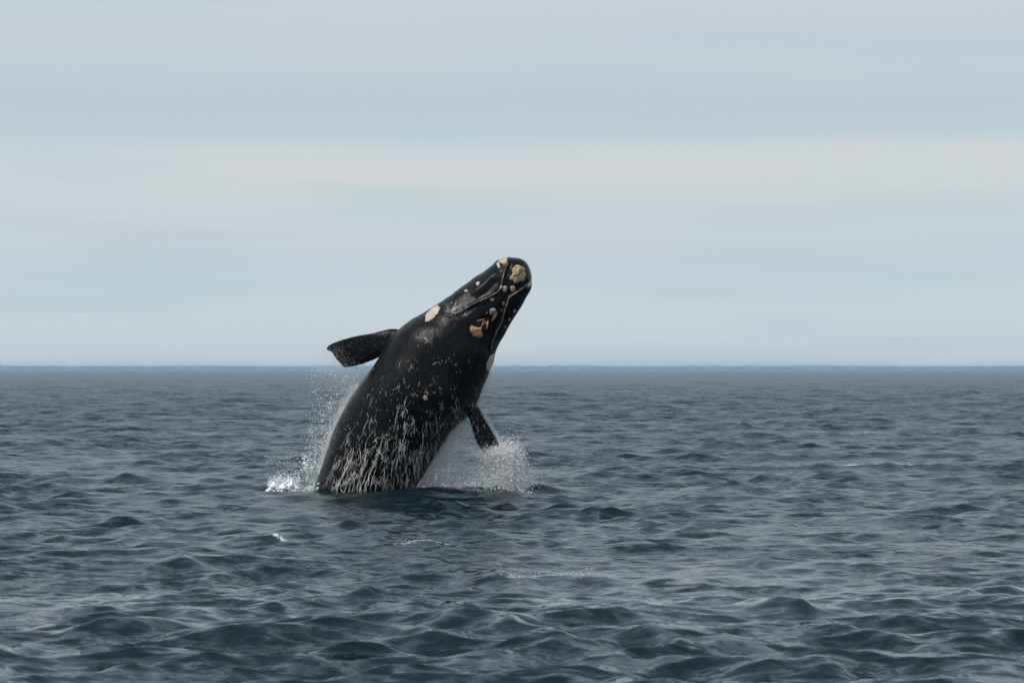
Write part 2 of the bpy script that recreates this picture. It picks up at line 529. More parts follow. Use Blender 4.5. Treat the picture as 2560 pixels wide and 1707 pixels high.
def signed_dist(P, line):
    """distance in px to a polyline, sign = side (positive to the left of travel in image with y down flipped)"""
    best = np.full(len(P), 1e9); sg = np.zeros(len(P)); par = np.zeros(len(P))
    acc = 0
    for A, B in zip(line[:-1], line[1:]):
        AB = B - A; L2 = (AB ** 2).sum(); Ln = math.sqrt(L2)
        tt = np.clip(((P - A) @ AB) / L2, 0, 1)
        Q = A + tt[:, None] * AB
        dd = np.linalg.norm(P - Q, axis=1)
        cr = AB[0] * (P[:, 1] - A[1]) - AB[1] * (P[:, 0] - A[0])
        m = dd < best
        best[m] = dd[m]; sg[m] = np.sign(cr[m]); par[m] = (acc + tt[m] * Ln)
        acc += Ln
    return best * sg, par / acc

lip_l = catmull([cr2(*c) for c in [(1345, 130), (1330, 190), (1300, 250), (1275, 330), (1252, 420), (1236, 500), (1215, 572), (1185, 622), (1100, 682),
         (1000, 735), (900, 775), (800, 820), (700, 875), (620, 922), (560, 958), (480, 983), (400, 970), (330, 930), (272, 880)]], 60)
lip_r = catmull([cr2(*c) for c in [(1640, 440), (1615, 480), (1560, 530), (1480, 590), (1400, 640), (1340, 685), (1303, 740), (1288, 800), (1260, 870), (1235, 950),
         (1215, 1030), (1195, 1100), (1160, 1170), (1120, 1240), (1090, 1330), (1050, 1430), (1030, 1540), (1012, 1640)]], 60)
pp = project(co)
face = no[:, 1] < 0.35
disp = np.zeros(nv)
def carve(line, lip_sign, k):
    d, par = signed_dist(pp, line)
    d = d * lip_sign
    ends = np.clip(par / 0.06, 0, 1) * np.clip((1 - par) / 0.22, 0, 1)
    dist = np.abs(d)
    lip = 0.045 * np.exp(-np.abs(dist - 6) / 22) + 0.028 * np.exp(-((dist - 36) / 14) ** 2)
    gro = -0.040 * np.exp(-dist / 12) - 0.015 * np.exp(-dist / 60)
    w = 0.5 + 0.5 * np.tanh(d / 1.8)
    return (lip * w + gro * (1 - w)) * ends * k
near = face & (pp[:, 1] < 1000) & (pp[:, 0] > 1040)
disp[near] += carve(lip_l, 1.0, 1.0)[near]
disp[near] += carve(lip_r, -1.0, 0.85)[near]
# a soft ridge along the big lower lip and two folds round the blowholes
def crease(line, amp, wid):
    d, par = signed_dist(pp, np.array(line, float))
    return amp * np.exp(-(d / wid) ** 2) * np.clip(par / .15, 0, 1) * np.clip((1 - par) / .15, 0, 1)
disp[near] += crease([cr2(1215, 300), cr2(1050, 430), cr2(900, 590), cr2(760, 700)], 0.030, 11)[near]
disp[near] += crease([cr2(1150, 420), cr2(980, 610), cr2(800, 740)], -0.030, 9)[near]
disp[near] += crease([cr2(1030, 985), cr2(930, 1045), cr2(800, 1120)], -0.05, 5)[near]
disp[near] += crease([cr2(1030, 985), cr2(985, 1080), cr2(905, 1210)], -0.05, 5)[near]
disp[near] += crease([cr2(1170, 650), cr2(1120, 800), cr2(1010, 1000)], 0.035, 16)[near]
disp[near] += crease([cr2(760, 1010), cr2(560, 1050), cr2(330, 1010), cr2(240, 930)], 0.014, 8)[near]
disp[near] += crease([cr2(1560, 640), cr2(1440, 860), cr2(1300, 1120), cr2(1180, 1400)], 0.02, 8)[near]
# shoulder swelling and skin unevenness
for i in range(nv):
    P = co[i]
    disp[i] += 0.020 * noise.noise(Vector((P[0] * 1.3, P[1] * 1.3, P[2] * 1.1))) + 0.006 * noise.noise(Vector((P[0] * 5, P[1] * 5, P[2] * 4)))
co += no * disp[:, None]
body_me.vertices.foreach_set('co', co.astype(np.float32).ravel())
body_me.update()
body_me.polygons.foreach_set('use_smooth', np.ones(len(body_me.polygons), bool))
bm = bmesh.new(); bm.from_mesh(body_me)
BVH = BVHTree.FromBMesh(bm); bm.free()
EYE = Vector((0, 0, CAMH))

def hit(px, py):
    d = (pt(px, py) - EYE).normalized()
    loc, nor, idx, dist = BVH.ray_cast(EYE, d)
    return loc, nor

m_skin, nt, o = new_mat('whale_skin')
mp = mapping(nt, (1, 1, 1))
n1 = noise_tex(nt, mp, 2.2, 6.0, 0.6, 0.5)
n2 = noise_tex(nt, mapping(nt, (1, 1, 0.35), (0, -0.5, 0)), 16.0, 5.0, 0.62, 0.3)
n3 = noise_tex(nt, mp, 60.0, 3.0, 0.6)
cr = ramp(nt, n1, [(0.3, (0.0025, 0.0025, 0.003)), (0.55, (0.0045, 0.0045, 0.005)), (0.75, (0.011, 0.0105, 0.0115))], 'LINEAR')
sp = ramp(nt, noise_tex(nt, mapping(nt, (1, 1, 0.5), (0, -.5, 0)), 34.0, 3.0, 0.7), [(0.66, (0, 0, 0)), (0.78, (1, 1, 1))], 'LINEAR')
base = mix_rgb(nt, math_node(nt, 'MULTIPLY', sp.outputs[0], 0.2), cr.outputs[0], (0.16, 0.16, 0.165, 1))
p = principled(nt, **{'Roughness': 0.34, 'IOR': 1.36, 'Specular IOR Level': 0.2})
nt.links.new(base, p.inputs['Base Color'])
rg = ramp(nt, n2, [(0.3, (0.20, 0.20, 0.20)), (0.7, (0.38, 0.38, 0.38))], 'LINEAR')
nt.links.new(rg.outputs[0], p.inputs['Roughness'])
bb = bump(nt, n2, 0.55, 0.02)
bb = bump(nt, n3, 0.35, 0.006, bb)
nt.links.new(bb, p.inputs['Normal'])
nt.links.new(p.outputs[0], o.inputs['Surface'])

whale = bpy.data.objects.new('right_whale', None); COL.objects.link(whale)
whale['label'] = 'black right whale breaching out of the sea with flippers spread'
whale['category'] = 'whale'
wb = pt(900, 1232); whale.location = (wb.x, wb.y, 0)
bpy.context.view_layer.update()
WM = whale.matrix_world.inverted()
def child(name, me, mat, parent, **props):
    o_ = link(name, me, mat, None, **props)
    o_.parent = parent
    o_.matrix_parent_inverse = parent.matrix_world.inverted()
    return o_
body = child('body', body_me, m_skin, whale)

# callosities --------------------------------------------------------------
def callosity_mat(name, stops, scale, dark=0.25):
    m, nt, o = new_mat(name)
    mp = mapping(nt, (1, 1, 1))
    a_ = noise_tex(nt, mp, scale, 5.0, 0.65, 0.4)
    c = ramp(nt, a_, stops, 'LINEAR')
    v = nt.nodes.new('ShaderNodeTexVoronoi'); v.inputs['Scale'].default_value = scale * 2.6
    nt.links.new(mp, v.inputs['Vector'])
    vr = ramp(nt, v.outputs['Distance'], [(0.08, (dark, dark * .8, dark * .6)), (0.3, (1, 1, 1))], 'LINEAR')
    col = mix_rgb(nt, 1.0, c.outputs[0], vr.outputs[0], 'MULTIPLY')
    ra = nt.nodes.new('ShaderNodeAttribute'); ra.attribute_name = 'rim'
    rn = noise_tex(nt, mp, 26.0, 4.0, 0.7)
    edge = math_node(nt, 'MULTIPLY', math_node(nt, 'SUBTRACT', math_node(nt, 'ADD', math_node(nt, 'MULTIPLY', ra.outputs['Fac'], 0.75), rn), 1.24), 9.0, clamp=True)
    col = mix_rgb(nt, edge, col, (0.008, 0.008, 0.008, 1))
    p = principled(nt, **{'Roughness': 0.55})
    nt.links.new(col, p.inputs['Base Color'])
    nt.links.new(bump(nt, noise_tex(nt, mp, scale * 3.5, 5.0, 0.65), 0.8, 0.02), p.inputs['Normal'])
    nt.links.new(p.outputs[0], o.inputs['Surface'])
    return m
m_bonnet = callosity_mat('callosity_bonnet', [(0.36, (0.06, 0.045, 0.035)), (0.45, (0.28, 0.19, 0.10)), (0.53, (0.46, 0.34, 0.21)), (0.60, (0.48, 0.26, 0.08)), (0.70, (0.56, 0.42, 0.26))], 9.0)
m_orange = callosity_mat('callosity_orange', [(0.28, (0.22, 0.10, 0.03)), (0.48, (0.46, 0.24, 0.08)), (0.66, (0.55, 0.38, 0.22))], 9.0, .45)
m_cream = callosity_mat('callosity_cream', [(0.30, (0.32, 0.22, 0.14)), (0.5, (0.52, 0.41, 0.31)), (0.7, (0.62, 0.54, 0.46))], 10.0, .4)
m_pink = callosity_mat('callosity_pale', [(0.32, (0.34, 0.23, 0.15)), (0.48, (0.46, 0.36, 0.29)), (0.66, (0.58, 0.51, 0.46))], 7.0, .6)
m_grey = callosity_mat('callosity_grey', [(0.30, (0.10, 0.10, 0.095)), (0.5, (0.26, 0.25, 0.23)), (0.7, (0.42, 0.41, 0.38))], 12.0, .35)

def patch_mesh(outline, thick, crater=0.0, rough=0.5, nr=11, na=44):
    P = np.asarray(outline, float)
    if len(P) > 2: P = catmull(np.concatenate([P, P[:1]]), na + 1)[:-1]
    c = P.mean(0)
    sd = random.uniform(0, 99)
    P = c + (P - c) * np.array([1 + .26 * rough * (noise.noise(Vector((p_[0] * .16, p_[1] * .16, sd))) + noise.noise(Vector((p_[0] * .4, p_[1] * .4, sd)))) for p_ in P])[:, None]
    thick *= .45
    loc0, nor0 = hit(*c)
    if loc0 is None: return None
    V = []
    for k in range(nr + 1):
        r = k / (nr - 1) if k < nr else 1.04
        for j in range(na):
            x, y = c + (P[j] - c) * min(r, 1.04)
            loc, nor = hit(x, y)
            if loc is None or (loc - loc0).length > 0.9:
                q = pt(x, y, loc0.y); loc, nor, _, _ = BVH.find_nearest(q)
            nz = 1.2 * noise.noise(loc * 9.0) + 1.0 * noise.noise(loc * 24.0) + .5 * noise.noise(loc * 55)
            h = thick * ((1 - min(r, 1) ** 5) * (1 + rough * nz) - crater * math.exp(-(r / .38) ** 2)) + .003
            if k == nr: h = -0.03
            V.append(loc + nor * h)
    q = []
    for k in range(nr):
        for j in range(na):
            q.append((k * na + j, (k + 1) * na + j, (k + 1) * na + (j + 1) % na, k * na + (j + 1) % na))
    q = [f for f in q if f[0] >= na or True]
    me = mesh_np('callosity', np.array([tuple(v) for v in V]), np.array(q))
    at = me.attributes.new('rim', 'FLOAT', 'POINT')
    at.data.foreach_set('value', np.repeat(np.minimum(np.arange(nr + 1) / (nr - 1), 1.0), na).astype(np.float32))
    return me

def blob(cx, cy, rx, ry, ang=0, n=14, jit=.10):
    a_ = math.radians(ang); s = random.uniform(0, 99)
    out_ = []
    for k in range(n):
        t = 2 * math.pi * k / n
        r = 1 + jit * 2 * noise.noise(Vector((math.cos(t) * 1.3, math.sin(t) * 1.3, s)))
        x, y = rx * r * math.cos(t), ry * r * math.sin(t)
        out_.append((cx + x * math.cos(a_) - y * math.sin(a_), cy + x * math.sin(a_) + y * math.cos(a_)))
    return out_
def C2(pts): return [cr2(*p_) for p_ in pts]
def C1(pts): return [cr1(*p_) for p_ in pts]
cal = [
    (C2([(1380, 285), (1410, 232), (1470, 206), (1530, 228), (1580, 270), (1596, 335), (1582, 405), (1540, 462), (1480, 486), (1420, 488), (1388, 452), (1356, 430), (1352, 388), (1380, 350)]), .085, 0, .6, m_bonnet, 'big orange and grey callosity on the snout tip'),
    (C2([(1165, 150), (1205, 104), (1255, 84), (1298, 92), (1306, 150), (1280, 188), (1240, 200), (1215, 186)]), .06, 0, .6, m_cream, None),
    (C2(blob(1163, 190, 26, 30)), .03, .5, .3, m_cream, None),
    (C2(blob(1176, 228, 22, 22)), .025, .5, .3, m_cream, None),
    (C2([(1640, 490), (1665, 440), (1684, 430), (1682, 495), (1660, 545), (1626, 560), (1620, 530)]), .04, 0, .5, m_cream, None),
    (C2(blob(1262, 578, 42, 48, 20)), .07, .15, .6, m_cream, None),
    (C2(blob(1212, 548, 30, 18, -45)), .05, 0, .4, m_pink, None),  # white highlight beside the callosity above, put in as a pale raised patch
    (C2(blob(1392, 578, 42, 50, -20)), .06, .55, .4, m_orange, None),
    (C2(blob(1065, 742, 36, 24, -10)), .04, .1, .5, m_cream, None),
    (C2(blob(1246, 812, 21, 40, 8)), .04, .2, .5, m_orange, None),
    (C2(blob(1215, 914, 14, 20)), .03, 0, .4, m_orange, None),
    (C2(blob(985, 955, 16, 14)), .03, 0, .4, m_orange, None),
    (C2(blob(1082, 930, 50, 60, 10)), .05, 0, .7, m_grey, None),
    (C2(blob(1104, 1012, 20, 90, 28)), .04, 0, .6, m_orange, None),
    (C2(blob(885, 1066, 70, 16, -14)), .03, 0, .6, m_orange, None),
    (C2(blob(936, 1118, 22, 58, 38)), .035, 0, .6, m_orange, None),
    (C2(blob(993, 1140, 14, 74, 8)), .03, 0, .6, m_orange, None),
    (C2([(725, 1190), (752, 1150), (800, 1178), (850, 1182), (905, 1170), (892, 1230), (916, 1270), (920, 1312), (880, 1346), (820, 1334), (770, 1298), (735, 1250)]), .055, 0, .7, m_orange, 'broad ragged orange callosity behind the blowholes'),
    (C2([(6, 1020), (40, 970), (100, 902), (160, 858), (210, 842), (244, 872), (232, 922), (190, 990), (130, 1050), (70, 1080), (22, 1070)]), .035, 0, .7, m_pink, 'long whitish pink callosity patch behind the mouth corner'),
    (C2(blob(847, 494, 26, 34, 35)), .03, .6, .2, m_cream, None),
    (C2(blob(658, 607, 28, 22, -15)), .03, .5, .2, m_cream, None),
    (C2(blob(890, 770, 16, 12)), .02, 0, .3, m_cream, None),
    (C2(blob(1420, 926, 15, 28, 25)), .025, .4, .2, m_cream, None),
    (C2(blob(1338, 1056, 14, 24, 28)), .025, .4, .2, m_cream, None),
    (C2(blob(1276, 1172, 10, 18, 30)), .02, 0, .2, m_cream, None),
    (C1([(1117, 664), (1116, 692), (1100, 738), (1078, 768), (1067, 752), (1073, 712), (1093, 676)]), .035, 0, .4, m_pink, 'narrow pinkish callosity patch at the neck edge'),
    (C1(blob(710, 922, 13, 14)), .02, 0, .4, m_cream, None),
]
for outl, th_, crat, rgh, mat, lab in cal:
    me = patch_mesh(outl, th_, crat, rgh)
    if me is None: continue
    c_ = child('callosity', me, mat, whale)
    if lab: c_['label'] = lab

# lip edges: beaded pale rims ----------------------------------------------
def tube_on_skin(points, radii, lift, sides=6):
    """points px; a tube following the skin"""
    L = []
    for (x, y) in points:
        loc, nor = hit(x, y)
        if loc is None: break
        if L and (loc - L[-1][0]).length > 0.35: break
        L.append((loc, nor))
    if len(L) < 3: return None
    V, q = [], []
    for k, (loc, nor) in enumerate(L):
        A = L[max(k - 1, 0)][0]; B = L[min(k + 1, len(L) - 1)][0]
        t = (B - A).normalized(); s = t.cross(nor).normalized(); n2_ = s.cross(t)
        r = radii[k]
        c = loc + nor * lift * r
        for j in range(sides):
            a_ = 2 * math.pi * j / sides
            V.append(tuple(c + s * math.cos(a_) * r + n2_ * math.sin(a_) * r * 0.8))
    n = len(L)
    for k in range(n - 1):
        for j in range(sides):
            q.append((k * sides + j, k * sides + (j + 1) % sides, (k + 1) * sides + (j + 1) % sides, (k + 1) * sides + j))
    return V, q
m_lip, nt, o = new_mat('lip_rim')
cr = ramp(nt, noise_tex(nt, mapping(nt, (1, 1, 1)), 9.0, 4.0, 0.7), [(0.36, (0.02, 0.02, 0.02)), (0.5, (0.15, 0.15, 0.14)), (0.66, (0.36, 0.35, 0.31))], 'LINEAR')
p = principled(nt, **{'Roughness': 0.45})
nt.links.new(cr.outputs[0], p.inputs['Base Color'])
nt.links.new(bump(nt, noise_tex(nt, mapping(nt, (1, 1, 1)), 40.0, 3.0), 0.6, 0.01), p.inputs['Normal'])
nt.links.new(p.outputs[0], o.inputs['Surface'])
for line, sgn in ((lip_l, -1), (lip_r, 1)):
    d_ = np.gradient(line, axis=0); d_ /= np.linalg.norm(d_, axis=1)[:, None]
    nrm = np.stack([-d_[:, 1], d_[:, 0]], 1) * -sgn
    Pn = catmull(line + nrm * 3.2, 220)[8:-14]
    rad = [0.015 + 0.016 * noise.noise(Vector((k * .33, sgn, 0))) + 0.007 * noise.noise(Vector((k * .07, sgn, 5))) for k in range(len(Pn))]
    r_ = tube_on_skin(Pn, np.maximum(rad, .005), 0.15)
    if r_: child('lip_rim', mesh_np('lip_rim', np.array(r_[0]), np.array(r_[1])), m_lip, whale)

# ------------------------------------------------------------------ water streaming off the skin
def body_edges(py):
    """left and right silhouette columns of the body at photo row py"""
    L = [cr1(*c) for c in [(52, 1480), (108, 1310), (176, 1098), (266, 943), (370, 790), (466, 645), (545, 532)]]
    R = [cr1(*c) for c in [(640, 1480), (672, 1428), (762, 1286), (862, 1128), (985, 1000), (1053, 852), (1086, 768)]]
    Ly = [l[1] for l in L][::-1]; Lx = [l[0] for l in L][::-1]
    Ry = [l[1] for l in R][::-1]; Rx = [l[0] for l in R][::-1]
    return np.interp(py, Ly, Lx), np.interp(py, Ry, Rx)

SV, SQ, soff = [], [], 0
def add_streak(x, y, ln, wid, wig=1.0, ang=0.0):
    global soff
    n = max(5, int(ln / 3.5))
    pts = []
    s = random.uniform(0, 500)
    for k in range(n):
        pts.append((x, y))
        lx, rx = body_edges(y)
        t = np.clip((x - lx) / max(rx - lx, 1), 0, 1)
        dx_ = -0.48 * (1 - t) + 0.06 * t + ang
        w_ = wig * 0.9 * noise.noise(Vector((k * 0.22, s, 0))) + wig * .35 * noise.noise(Vector((k * .8, s, 9)))
        v = np.array([dx_ + w_, 1.0]); v /= np.linalg.norm(v)
        x += v[0] * ln / n; y += v[1] * ln / n
    R = []
    for k in range(n):
        f = math.sin(math.pi * min(1, (k + .6) / n)) ** 0.6
        b_ = 1 + 0.9 * noise.noise(Vector((k * .55, s, 3)))
        R.append(max(wid * 0.5 * 0.0094 * f * b_, 0.0018))
    r = tube_on_skin(pts, R, 0.5, 5)
    if r:
        SV.extend(r[0]); SQ.append(np.array(r[1]) + soff); soff += len(r[0])
    return pts
cnt = 0
while cnt < 480:
    y = random.uniform(925, 1208)
    if random.random() > min(1, ((y - 915) / 250) ** 1.6): continue
    lx, rx = body_edges(y)
    t = random.uniform(0.10, 0.99)
    x = lx + t * (rx - lx)
    if random.random() > .75 + 1.1 * noise.noise(Vector((x * .035, y * .02, 4))): continue
    big = random.random()
    ln = 9 + 40 * random.random() ** 2 + (90 * random.random() if big > .76 else 0)
    wd = random.uniform(0.3, 0.85) + (random.uniform(.3, 1.4) if big > .74 else 0)
    if t < .2: wd *= .6; ln *= .8
    q_ = np.interp(y, [930, 1080, 1150], [.45, .7, 1]); wd *= q_; ln *= q_
    pts = add_streak(x, y, ln, wd, 0.85)
    if random.random() < .35 and len(pts) > 6:
        bx, by = pts[random.randint(1, len(pts) - 2)]
        add_streak(bx, by, ln * .5, wd * .7, 1.2, random.choice((-.6, .6)))
    if random.random() < .10:           # tangled knots of water
        for _ in range(3):
            add_streak(x + random.uniform(-5, 5), y + random.uniform(-5, 5), random.uniform(8, 20), wd * .8, 2.4, random.uniform(-1.6, 1.6))
    cnt += 1
# sparse short runs higher up the flank and on the edge of the back
for _ in range(80):
    y = random.uniform(890, 1120)
    lx, rx = body_edges(y)
    t = random.random() ** 1.3
    x = lx + (0.02 + .93 * t) * (rx - lx)
    if random.random() > 0.25 + ((y - 830) / 290) * .75: continue
    add_streak(x, y, random.uniform(4, 18), random.uniform(.35, 1.0), 1.3)
# curls of water on the shoulder and below the neck
for cx_, cy_, r_, n_ in ((1055, 842, 13, 16), (1078, 850, 9, 9), (1028, 912, 12, 12), (1100, 905, 9, 8), (1128, 900, 10, 8), (1085, 973, 12, 12), (1185, 1012, 12, 22), (1160, 1035, 15, 26), (1130, 1065, 16, 26), (1100, 1100, 16, 20), (1140, 775, 16, 20)):
    for _ in range(n_ * 2 // 3):
        add_streak(cx_ + random.gauss(0, r_ * .7), cy_ + random.gauss(0, r_ * .6), random.uniform(4, 12), random.uniform(.3, .95), 2.2, random.uniform(-1.5, 1.5))
for cx_, cy_ in ((1128, 770), (1143, 768), (1135, 785)):
    for _ in range(9): add_streak(cx_ + random.gauss(0, 8), cy_ + random.gauss(0, 6), random.uniform(3, 8), random.uniform(.5, 1.0), 2, random.uniform(-1, 1))

m_foam, nt, o = new_mat('white_water')
cr = ramp(nt, noise_tex(nt, mapping(nt, (1, 1, 1)), 7.0, 3.0), [(0.30, (0.25, 0.25, 0.24)), (0.46, (0.62, 0.60, 0.57)), (0.62, (0.90, 0.88, 0.84))], 'LINEAR')
p = principled(nt, **{'Roughness': 0.35, 'IOR': 1.33})
nt.links.new(cr.outputs[0], p.inputs['Base Color'])
nt.links.new(p.outputs[0], o.inputs['Surface'])
me = mesh_np('streaming_water', np.array(SV), np.concatenate(SQ))
link('streaming_water', me, m_foam, kind='stuff', label='white rivulets of water running down the whale\'s flank', category='water')

# ------------------------------------------------------------------ spray
OCT_V = np.array([(1, 0, 0), (-1, 0, 0), (0, 1, 0), (0, -1, 0), (0, 0, 1), (0, 0, -1)], float)
OCT_F = np.array([(0, 2, 4), (2, 1, 4), (1, 3, 4), (3, 0, 4), (2, 0, 5), (1, 2, 5), (3, 1, 5), (0, 3, 5)])
def drops_mesh(name, P, R):
    P = np.asarray(P); R = np.asarray(R)
    n = len(P); R = R * 1.3
    S = np.stack([R * rng.uniform(.7, 1.2, n), R * rng.uniform(.7, 1.2, n), R * rng.uniform(.8, 1.7, n)], 1)
    V = (P[:, None, :] + OCT_V[None] * S[:, None, :]).reshape(-1, 3)
    Fc = (OCT_F[None] + (np.arange(n) * 6)[:, None, None]).reshape(-1, 3)
    return mesh_np(name, V, None, Fc)
m_drop, nt, o = new_mat('spray_drops')
p = principled(nt, **{'Base Color': (0.94, 0.95, 0.96, 1), 'Roughness': 0.25, 'IOR': 1.33})
tr = nt.nodes.new('ShaderNodeBsdfTranslucent'); tr.inputs['Color'].default_value = (0.94, 0.95, 0.96, 1)
mx = nt.nodes.new('ShaderNodeMixShader'); mx.inputs[0].default_value = 0.2
nt.links.new(p.outputs[0], mx.inputs[1]); nt.links.new(tr.outputs[0], mx.inputs[2])
nt.links.new(mx.outputs[0], o.inputs['Surface'])

def px_to_world(px, py, dep):
    return np.stack([(px - 1280) / F * dep, dep, CAMH + (HY - py) / F * dep], 1)
class Spray:
    def __init__(s): s.P = []; s.R = []
    def add(s, px, py, dep, r):
        W = px_to_world(px, py, dep)
        k = (W[:, 2] > -0.05) & (rng.random(len(px)) < np.interp(px, [1305, 1345, 1400], [1, .25, 0]))
        s.P.append(W[k]); s.R.append(r[k])
    def cloud(s, n, cx, cy, sx_, sy_, dep, dsp, rmin, rmax, pw=3.0, uniform=False, cond=None):
        if uniform: px = rng.uniform(cx - sx_, cx + sx_, n); py = rng.uniform(cy - sy_, cy + sy_, n)
        else: px = rng.normal(cx, sx_, n); py = rng.normal(cy, sy_, n)
        if cond is not None:
            k = cond(px, py); px, py = px[k], py[k]
        m = len(px)
        s.add(px, py, rng.normal(dep, dsp, m), rmin + (rmax - rmin) * rng.random(m) ** pw)
    def strands(s, n, sampler, ln, ang, asp, dep, dsp, rmin, rmax, per=14):
        for _ in range(n):
            x, y = sampler()
            a_ = rng.normal(ang, asp); L = ln * rng.uniform(.4, 1.4); m = int(per * rng.uniform(.5, 1.5))
            t = np.sort(rng.random(m))
            px = x + math.sin(a_) * L * t + rng.normal(0, .9, m) + 3 * np.sin(t * 4 + x)
            py = y + math.cos(a_) * L * t + rng.normal(0, .9, m)
            s.add(px, py, np.full(m, rng.normal(dep, dsp)) + rng.normal(0, .02, m), rmin + (rmax - rmin) * rng.random(m) ** 2.2)

edge_l = lambda y: np.interp(y, [905, 945, 1000, 1070, 1160, 1232], [930, 905, 868, 833, 803, 782])
edge_r = lambda y: np.interp(y, [985, 1040, 1082, 1150, 1190, 1225], [1195, 1172, 1128, 1085, 1062, 1040])
# left: falling curtain between the raised flipper and the back
L = Spray()
def left_ok(px, py):
    fade = np.interp(px, [762, 772, 800, 2000], [0, .55, 1, 1]) * np.interp(py, [890, 930, 1050, 1150, 1230], [.3, 1, .85, .5, .6])
    return (px < edge_l(py) + 6) & (rng.random(len(px)) < fade)
L.cloud(3500, 845, 1065, 85, 165, 60.4, .35, .0020, .0105, 2.6, True, left_ok)
def samp_left():
    while True:
        y = rng.uniform(905, 1200); x = edge_l(y) - abs(rng.normal(0, 45))
        if x > 768: return x, y
L.strands(100, samp_left, 26, -.25, .5, 60.35, .3, .003, .011, 12)
# fringe hugging the back
y_ = rng.uniform(960, 1232, 5200); L.add(edge_l(y_) - np.abs(rng.normal(0, 7, 5200)) + 4, y_, rng.normal(60.45, .12, 5200), .002 + .006 * rng.random(5200) ** 2)
y_ = rng.uniform(930, 1225, 9000); x_ = edge_l(y_) - np.abs(rng.normal(0, 30, 9000)); k_ = x_ > 768
L.add(x_[k_], y_[k_], rng.normal(60.4, .3, k_.sum()), .0012 + .002 * rng.random(k_.sum()))
# fine mist off the flipper tip
L.cloud(5200, 826, 895, 20, 22, 60.1, .25, .0012, .0034, 2.0)
L.cloud(2500, 850, 925, 22, 18, 60.1, .25, .0012, .0036, 2.0)
# loose drops low on the left
L.cloud(2300, 735, 1180, 75, 50, 60.2, .4, .0022, .010, 3.0, True, lambda a_, b_: (a_ < edge_l(b_)) & (rng.random(len(a_)) < np.interp(a_, [660, 790], [.15, 1])))
L.strands(150, lambda: (rng.uniform(672, 748), rng.uniform(1208, 1232)), 26, math.pi, .55, 59.9, .18, .003, .012, 16)
L.strands(26, lambda: (rng.normal(775, 10), rng.normal(1163, 10)), 12, -1.2, .8, 60.3, .1, .006, .02, 14)
link('spray', drops_mesh('spray', np.concatenate(L.P), np.concatenate(L.R)), m_drop, kind='stuff', label='curtain of droplets falling below the raised flipper', category='spray')

# right: water thrown up by the lowered flipper
Rr_ = Spray()
def tri_ok(px, py):
    return (px > edge_r(py) - 8) & (rng.random(len(px)) < np.interp(py, [1050, 1110, 1200, 1230], [.3, .45, .75, 1.0]) * np.interp(px - edge_r(py), [0, 25, 90, 200], [1, .7, .5, .6]))
Rr_.cloud(11000, 1175, 1135, 135, 98, 60.2, .35, .0020, .0095, 2.8, True, lambda a_, b_: tri_ok(a_, b_) & (a_ < np.interp(b_, [1040, 1130, 1200], [1205, 1240, 1310])))
def samp_r():
    y = rng.uniform(1050, 1215); return edge_r(y) + abs(rng.normal(0, 30)), y
Rr_.strands(300, samp_r, 34, .12, .22, 60.1, .3, .003, .010, 15)
y_ = rng.uniform(1040, 1232, 6500); Rr_.add(edge_r(y_) + np.abs(rng.normal(0, 9, 6500)) * np.interp(y_, [1040, 1232], [.5, 2.2]) - 5, y_, rng.normal(60.0, .15, 6500), .002 + .007 * rng.random(6500) ** 2)
# veil of fine mist filling the gap between flank and flipper
u_ = rng.random(17000); y_ = 1232 - 175 * u_ ** 1.35; x_ = edge_r(y_) - 4 + rng.random(17000) ** 1.25 * np.interp(y_, [1055, 1110, 1180, 1232], [40, 110, 190, 270])
Rr_.add(x_, y_, rng.normal(60.2, .3, 17000), .0018 + .0032 * rng.random(17000))
Rr_.cloud(6000, 1105, 1208, 48, 15, 60.0, .25, .0022, .010, 2.6, False, lambda a_, b_: a_ > edge_r(b_) - 4)
Rr_.cloud(2600, 1225, 1140, 26, 10, 59.55, .08, .002, .008, 2.4)
# burst at the flipper tip
Rr_.cloud(8500, 1270, 1152, 20, 25, 59.75, .2, .0025, .013, 2.6)
Rr_.cloud(4600, 1252, 1130, 20, 8, 59.6, .08, .002, .009, 2.4)
Rr_.cloud(8500, 1262, 1190, 42, 22, 59.8, .25, .0022, .010, 2.8)
Rr_.strands(200, lambda: (rng.normal(1270, 26), rng.normal(1160, 26)), 30, .3, 1.0, 59.75, .25, .003, .012, 14)
Rr_.cloud(6500, 1215, 1216, 75, 10, 60.0, .35, .0025, .012, 2.6)
# fringe on the flipper's outer edge and loose drops beyond
t_ = rng.random(3000); Rr_.add(np.interp(t_, [0, 1], [1203, 1262]) + np.abs(rng.normal(0, 4, 3000)), np.interp(t_, [0, 1], [1025, 1130]) + rng.normal(0, 3, 3000), rng.normal(59.72, .06, 3000), .002 + .005 * rng.random(3000) ** 2)
Rr_.cloud(1500, 1250, 1090, 85, 140, 60.3, .5, .0018, .008, 3.2, True, lambda a_, b_: (a_ > 1200) & (rng.random(len(a_)) < np.interp(a_, [1200, 1250, 1340], [1, .6, .12])))
y_ = rng.uniform(925, 1045, 1500); Rr_.add(np.interp(y_, [900, 1010, 1045], [1222, 1192, 1190]) + np.abs(rng.normal(0, 8, 1500)) + 2, y_, rng.normal(60.1, .2, 1500), .002 + .006 * rng.random(1500) ** 2.4)
